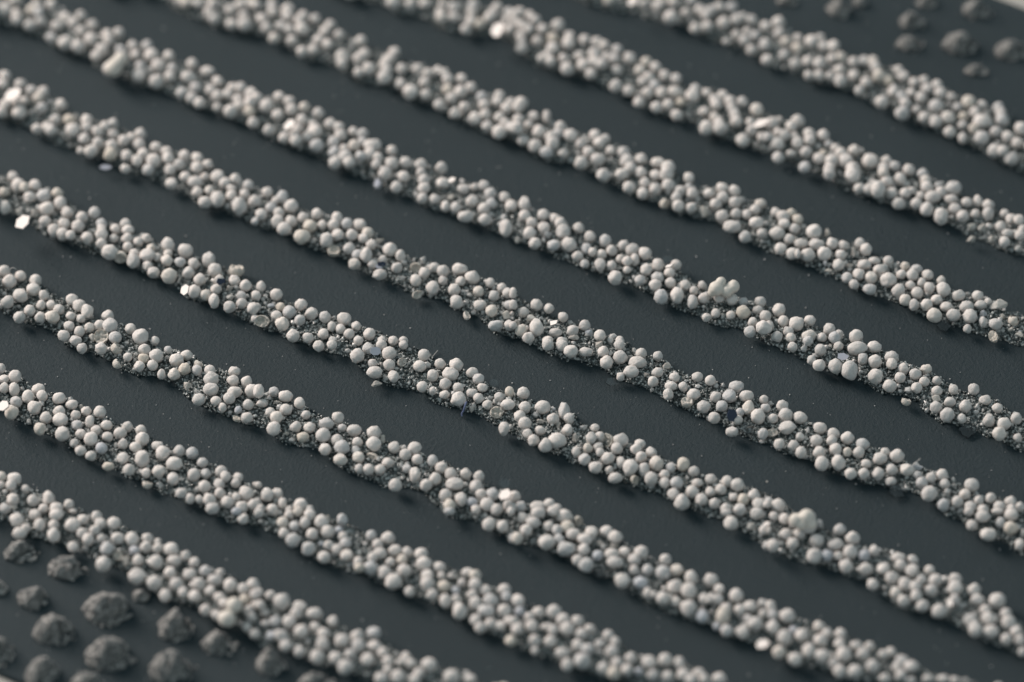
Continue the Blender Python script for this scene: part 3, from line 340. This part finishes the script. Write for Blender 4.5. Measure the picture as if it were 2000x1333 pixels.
# ------------------------------------------------------------------ flakes
HALF = LIGHT_DIR + BACK; HALF /= np.linalg.norm(HALF)
def flake(name, label, px, py, a, bb, m, z=0.034, normal=None, sides=6, tilt=0.0, rot=None, group=None, cat='flake', thick=0.003):
    c = at(px, py, z)
    n = HALF if normal is None else np.array(normal) / np.linalg.norm(normal)
    n = Vector(n)
    ph = random.uniform(0, 1) if rot is None else rot
    pts = []
    e1 = np.array(RIGHT) - np.array(n) * float(np.dot(RIGHT, n)); e1 /= np.linalg.norm(e1); e2 = np.cross(np.array(n), e1)
    fx = abs(float(np.dot(e1, RIGHT))); fy = max(abs(float(np.dot(e2, UP))), 0.45)
    for i in range(sides):
        t = ph + 2 * math.pi * (i + random.uniform(-0.18, 0.18)) / sides; k = random.uniform(0.88, 1.08)
        pts.append(e1 * math.cos(t) * a / 1000 / fx * k + e2 * math.sin(t) * bb / 1000 / fy * k)
    th = np.array(n) * thick / 2
    v = [tuple(p - th) for p in pts] + [tuple(p + th) for p in pts]
    f = [list(range(sides))[::-1], list(range(sides, 2 * sides))] + [[i, (i + 1) % sides, sides + (i + 1) % sides, sides + i] for i in range(sides)]
    me = bpy.data.meshes.new(name); me.from_pydata(v, [], f); me.update(); me.materials.append(m)
    o = link(name, me); o.location = c; tag(o, label, cat, group); return o
G1 = 'bright flakes mirroring the light'
for px, py, a, bb, s, label in [
 (24, 186, 17, 12, 8, 'bright blurred oval flake at the left edge on the fifth bead row'),
 (45, 434, 15, 13, 6, 'bright hexagonal flake lying below the left end of the sixth bead row'),
 (972, 58, 13, 15, 6, 'bright blurred flake under the second bead row at the top of the photo'),
 (565, 245, 12, 10, 5, 'bright split flake on the fourth bead row, upper left of the photo'),
 (1487, 241, 15, 8, 6, 'bright flat oval flake on the second bead row, right of the top middle'),
 (361, 567, 9, 10, 6, 'bright flake tucked behind a round bead under the sixth row, left of centre'),
 (987, 967, 12, 10, 6, 'bright hexagonal flake on top of the seventh row, bottom centre'),
 (5, 794, 13, 10, 6, 'bright flake cut by the left edge at the eighth bead row'),
 (1490, 1259, 12, 9, 6, 'bright leaf-shaped flake below the seventh row near the bottom right'),
 (1856, 1179, 7, 8, 4, 'small pinkish bright flake among blurred beads at the lower right edge'),
 (1236, 3, 10, 8, 6, 'bright blurred flake at the top edge where the first row begins'),
 (1081, 631, 10, 5, 4, 'thin bright sliver sticking out between beads of the fifth row'),
 (883, 352, 7, 6, 5, 'small bright flake beside a round bead on the fourth row, left of the middle'),
 (1308, 520, 9, 3, 4, 'thin bright strip at the foot of a clear flake on the fourth row'),
 (1497, 1024, 7, 4, 5, 'small bright chip of glass below the fused lump, lower right')]:
    flake('bright_flake', label, px, py, a * 1.05, bb * 1.05, M_BRIGHT, 0.05, None, s, group=G1)
G2 = 'clear glass flakes by the bead rows'
for px, py, a, bb, nrm, z, label in [
 (1843, 637, 14, 11, (0.25, -0.5, 0.8), 0.012, 'clear hexagonal glass flake with bright edges under the right end of the third row'),
 (1890, 842, 18, 13, (0.1, -0.3, 0.9), 0.010, 'dark transparent flake lying below the fourth row near the right edge'),
 (1196, 746, 15, 9, (0.3, -0.5, 0.8), 0.012, 'clear pointed glass flake below the fifth row, right of centre'),
 (1304, 508, 11, 9, (0.0, -0.7, 0.6), 0.040, 'clear square-cut flake standing up between beads of the fourth row'),
 (985, 944, 13, 9, (0.0, -0.6, 0.7), 0.034, 'nearly invisible glass flake standing behind the bright hexagon of the seventh row'),
 (1175, 1117, 15, 12, (0.2, -0.4, 0.8), 0.014, 'blurred clear flake lying below the seventh row, lower centre right'),
 (1461, 837, 15, 12, (0.1, -0.35, 0.9), 0.020, 'dark glassy plate lying on the grit of the fifth row, under a small white splinter'),
 (1750, 960, 16, 14, (0.3, -0.3, 0.9), 0.014, 'crystal-like clear flake below the fifth row, lower right'),
 (1350, 225, 12, 10, (0.3, -0.5, 0.8), 0.015, 'blurred clear flake below the second row, upper right'),
 (964, 748, 10, 9, (0.0, -0.6, 0.7), 0.020, 'thin clear flake edge-on at the upper side of the sixth row, centre'),
 (1985, 618, 14, 10, (0.1, -0.4, 0.9), 0.030, 'clear flake behind the last beads of the third row at the right edge')]:
    flake('clear_flake', label, px, py, a, bb, M_GLASS, z, nrm, 6, group=G2)
flake('dark_flake', 'dark blue glassy flake between beads of the sixth row, left of centre', 431, 550, 9, 8, M_INDIGO, 0.046, (0.5, -0.6, 0.6), 5)
flake('dark_flake', 'dark teal flake wedged on the fifth row above an oval bead', 746, 516, 9, 6, M_INDIGO, 0.05, (0.6, -0.5, 0.6), 5)
flake('dark_flake', 'large dark indigo flake behind two small beads of the fifth row, lower right of centre', 1430, 812, 10, 14, M_INDIGO, 0.034, (0.3, -0.7, 0.6), 6)
flake('lilac_flake', 'grey lilac flake under the dark teal one on the fifth row', 741, 520, 9, 6, M_LILAC, 0.046, (-0.2, -0.7, 0.7), 5)
flake('lilac_flake', 'blurred bluish flake under the fifth row, upper left', 207, 327, 13, 6, M_LILAC, 0.02, (-0.2, -0.6, 0.7), 6)
flake('lilac_flake', 'pale lilac flake on the fourth row behind two big beads, right of centre', 1646, 697, 12, 8, M_LILAC, 0.036, (-0.2, -0.6, 0.7), 6)
flake('lilac_flake', 'small pale blue flake below a bead of the fourth row, left of the top middle', 737, 358, 6, 8, M_LILAC, 0.03, (-0.4, -0.5, 0.7), 6)
flake('lilac_flake', 'see-through lilac flake leaning on a lumpy bead of the sixth row', 733, 686, 11, 9, M_LILAC, 0.052, (0.1, -0.7, 0.7), 7)
# ------------------------------------------------------------------ fibres
def fibre(label, pts, r, m, name, cat):
    P = [Vector(at(x, y, z)) for x, y, z in pts]; V = []; F = []; n = 6
    for i, p in enumerate(P):
        d = (P[min(i + 1, len(P) - 1)] - P[max(i - 1, 0)]).normalized(); a = d.orthogonal().normalized(); b2 = d.cross(a)
        for j in range(n): t = 2 * math.pi * j / n; V.append(p + (a * math.cos(t) + b2 * math.sin(t)) * r)
        if i: F += [[(i - 1) * n + j, (i - 1) * n + (j + 1) % n, i * n + (j + 1) % n, i * n + j] for j in range(n)]
    c = P[0].copy(); o = link(name, mesh_np(name, [tuple(q - c) for q in V], F, m)); o.location = c; tag(o, label, cat)
fibre('short blue thread hanging from a big bead of the sixth row', [(911, 785, .05), (909, 790, .045), (907, 797, .035), (905, 803, .022), (902, 808, .010), (902, 813, .004)], 0.0016, M_FIBRE, 'thread', 'thread')
fibre('fine curved hair arching between two beads at the left end of the seventh row', [(20, 527, .05), (22, 524, .055), (26, 523, .058), (31, 526, .055), (36, 529, .05)], 0.0009, M_HAIR, 'hair', 'hair')
fibre('fine pale hairs on the bluish chip of the fifth row at lower right', [(1786, 905, .05), (1792, 901, .055), (1798, 896, .06)], 0.0009, M_HAIR, 'hair', 'hair')
fibre('thin straight hair lying on bare sheet near the centre, above the sixth row', [(845, 697, .003), (850, 691, .004), (855, 685, .005)], 0.0008, M_HAIR, 'hair', 'hair')
# ------------------------------------------------------------------ grey crumbly mounds at two corners
def mound(label, px, py, wx, hy, seed, bite=1.0):
    a = wx / 1000 * 0.92; b2 = hy / 1000 * 0.95; h = 1.08 * min(wx, hy) / 1000
    c = at(px, py + hy * 0.10, h * 0.35); base = np.array([c[0], c[1], 0.0])
    e = empty('grit_mound', base); tag(e, label, 'mound', 'grey crumbly mounds on the dark sheet')
    nr, na = 14, 40; V = [(0, 0, 0)]; F = []
    rr = random.Random(seed); ba = rr.uniform(-0.9, -0.1); off = rr.uniform(-0.15, 0.3)
    def hz(u, v):
        r = math.hypot(u, v); z = max(0.0, 1 - r ** 2.6)
        q = (u * math.cos(ba) + v * math.sin(ba)) - off + 0.35 * noise.noise(Vector((u * 1.8, v * 1.8, seed + 4)))
        q = min(max((q + 0.10) / 0.24, 0.0), 1.0); z -= bite * q * q * (3 - 2 * q) * (z * 0.85 + 0.17)
        z *= 1 + 0.35 * noise.noise(Vector((u * 2.2 + seed, v * 2.2, seed))) + 0.30 * noise.noise(Vector((u * 4.5 + seed, v * 4.5, seed))) + 0.1 * noise.noise(Vector((u * 11, v * 11, seed)))
        return z
    def edge(t): return 1 + 0.2 * noise.noise(Vector((math.cos(t) * 1.3 + seed, math.sin(t) * 1.3, 2.0))) + 0.12 * noise.noise(Vector((math.cos(t) * 4 + seed, math.sin(t) * 4, 2.0)))
    V = [(0, 0, hz(0, 0) * h)]
    for i in range(1, nr + 1):
        for j in range(na):
            t = 2 * math.pi * j / na; r = i / nr; u, v = r * math.cos(t), r * math.sin(t); k = edge(t)
            z = hz(u, v) * h + (0.0035 * noise.noise(Vector((u * 12, v * 12, seed))) if i < nr else -0.002)
            V.append((u * a * k, v * b2 * k, z))
    F = [[0, 1 + j, 1 + (j + 1) % na] for j in range(na)]
    for i in range(nr - 1):
        for j in range(na):
            p0 = 1 + i * na + j; p1 = 1 + i * na + (j + 1) % na
            F += [[p0, p0 + na, p1 + na], [p0, p1 + na, p1]]
    link('core', mesh_np('core', V, F, M_MOUND), e)
    n = int(900 * (wx * hy) / 1200); pts = []; rad = []
    for _ in range(n):
        t = rr.uniform(0, 6.283); r = math.sqrt(rr.random()) * 1.04 + (rr.random() < 0.06) * rr.uniform(0, 0.25); u, v = r * math.cos(t), r * math.sin(t); k = edge(t)
        zz = hz(u, v)
        if zz < 0.03 and rr.random() > 0.13: continue
        g = rr.uniform(0.0018, 0.0048); pts.append((u * a * k, v * b2 * k, max(zz * h, 0) + g * 0.35)); rad.append(g)
    gv, gf = grains(np.array(pts), np.array(rad))
    tag(link('crumbs', mesh_np('crumbs', gv, gf, M_MOUND), e), None, None, None, 'stuff')
MOUNDS = [
 (42, 1077, 34, 22, 'flat grey mound touching the bottom left bead row at the left edge'),
 (133, 1107, 40, 24, 'long grey mound close under a lone bead of the bottom left row'),
 (64, 1166, 30, 23, 'small kidney-shaped grey mound below and left of the long one'),
 (210, 1185, 47, 34, 'big hollow-sided grey mound, the upper of the two biggest in the bottom left'),
 (276, 1163, 17, 12, 'tiny grey mound touching the underside of the bottom left row'),
 (104, 1226, 40, 31, 'grey mound with a knob on its right, left of the two biggest'),
 (345, 1218, 36, 31, 'round grey mound just below the bottom left row, right of the big pair'),
 (215, 1274, 50, 34, 'widest grey mound, the lower of the two biggest in the bottom left'),
 (-2, 1268, 32, 30, 'grey mound cut by the left edge above the pale corner'),
 (82, 1310, 33, 29, 'steep grey mound nearest to the pale bottom left corner'),
 (172, 1332, 34, 20, 'grey mound cut by the bottom edge near the pale corner'),
 (335, 1298, 44, 33, 'broad grey mound near the bottom edge, right of the widest one'),
 (429, 1254, 35, 24, 'grey mound right of the round one and below the bottom left row'),
 (527, 1292, 27, 26, 'blurred roundish grey mound under the right part of the bottom left row'),
 (618, 1332, 36, 20, 'rightmost grey mound, cut by the bottom edge'),
 (-2, 1147, 17, 15, 'small grey mound half outside the left edge'),
 (1540, 0, 22, 12, 'blurred grey mound at the top edge, leftmost of the top right corner'),
 (1640, 14, 24, 22, 'blurred grey mound at the top edge with a small neighbour on its right'),
 (1680, 3, 13, 12, 'small grey mound at the top edge beside a larger one'),
 (1812, 3, 21, 14, 'grey mound cut by the top edge above a pair of ovals'),
 (1784, 40, 28, 19, 'blurred oval grey mound, upper one of a pair in the top right'),
 (1778, 83, 28, 16, 'blurred oval grey mound, lower one of a pair in the top right'),
 (1876, 82, 37, 26, 'large kidney-shaped grey mound with a dark hollow in the top right'),
 (1910, 16, 30, 22, 'grey mound at the top edge nearest to the pale top right corner'),
 (1978, 96, 38, 23, 'grey mound with a dark hollow cut by the right edge'),
 (1910, 137, 26, 11, 'low flat grey mound closest to the top right bead row')]
for i, (px, py, wx, hy, lab) in enumerate(MOUNDS): mound(lab, px, py, wx, hy, i * 1.7 + 0.3, 0.55 if wx < 20 else 1.0)
# ------------------------------------------------------------------ dust on the sheet
n = 900; P = []
while len(P) < n:
    x, y = rng.uniform(-40, 2040), rng.uniform(-40, 1370)
    q = at(x, y, 0.0)
    if t_low + 0.03 < q @ NRM < t_high - 0.03: P.append(q)
P = np.array(P); R = np.minimum(np.exp(rng.normal(-6.95, 0.38, n)), 0.0018); P[:, 2] = R * 0.5
v, f = grains(P, R); tag(link('dust', mesh_np('dust', v, f, M_DUST)), 'pale specks of dust scattered over the dark sheet', 'dust', None, 'stuff')
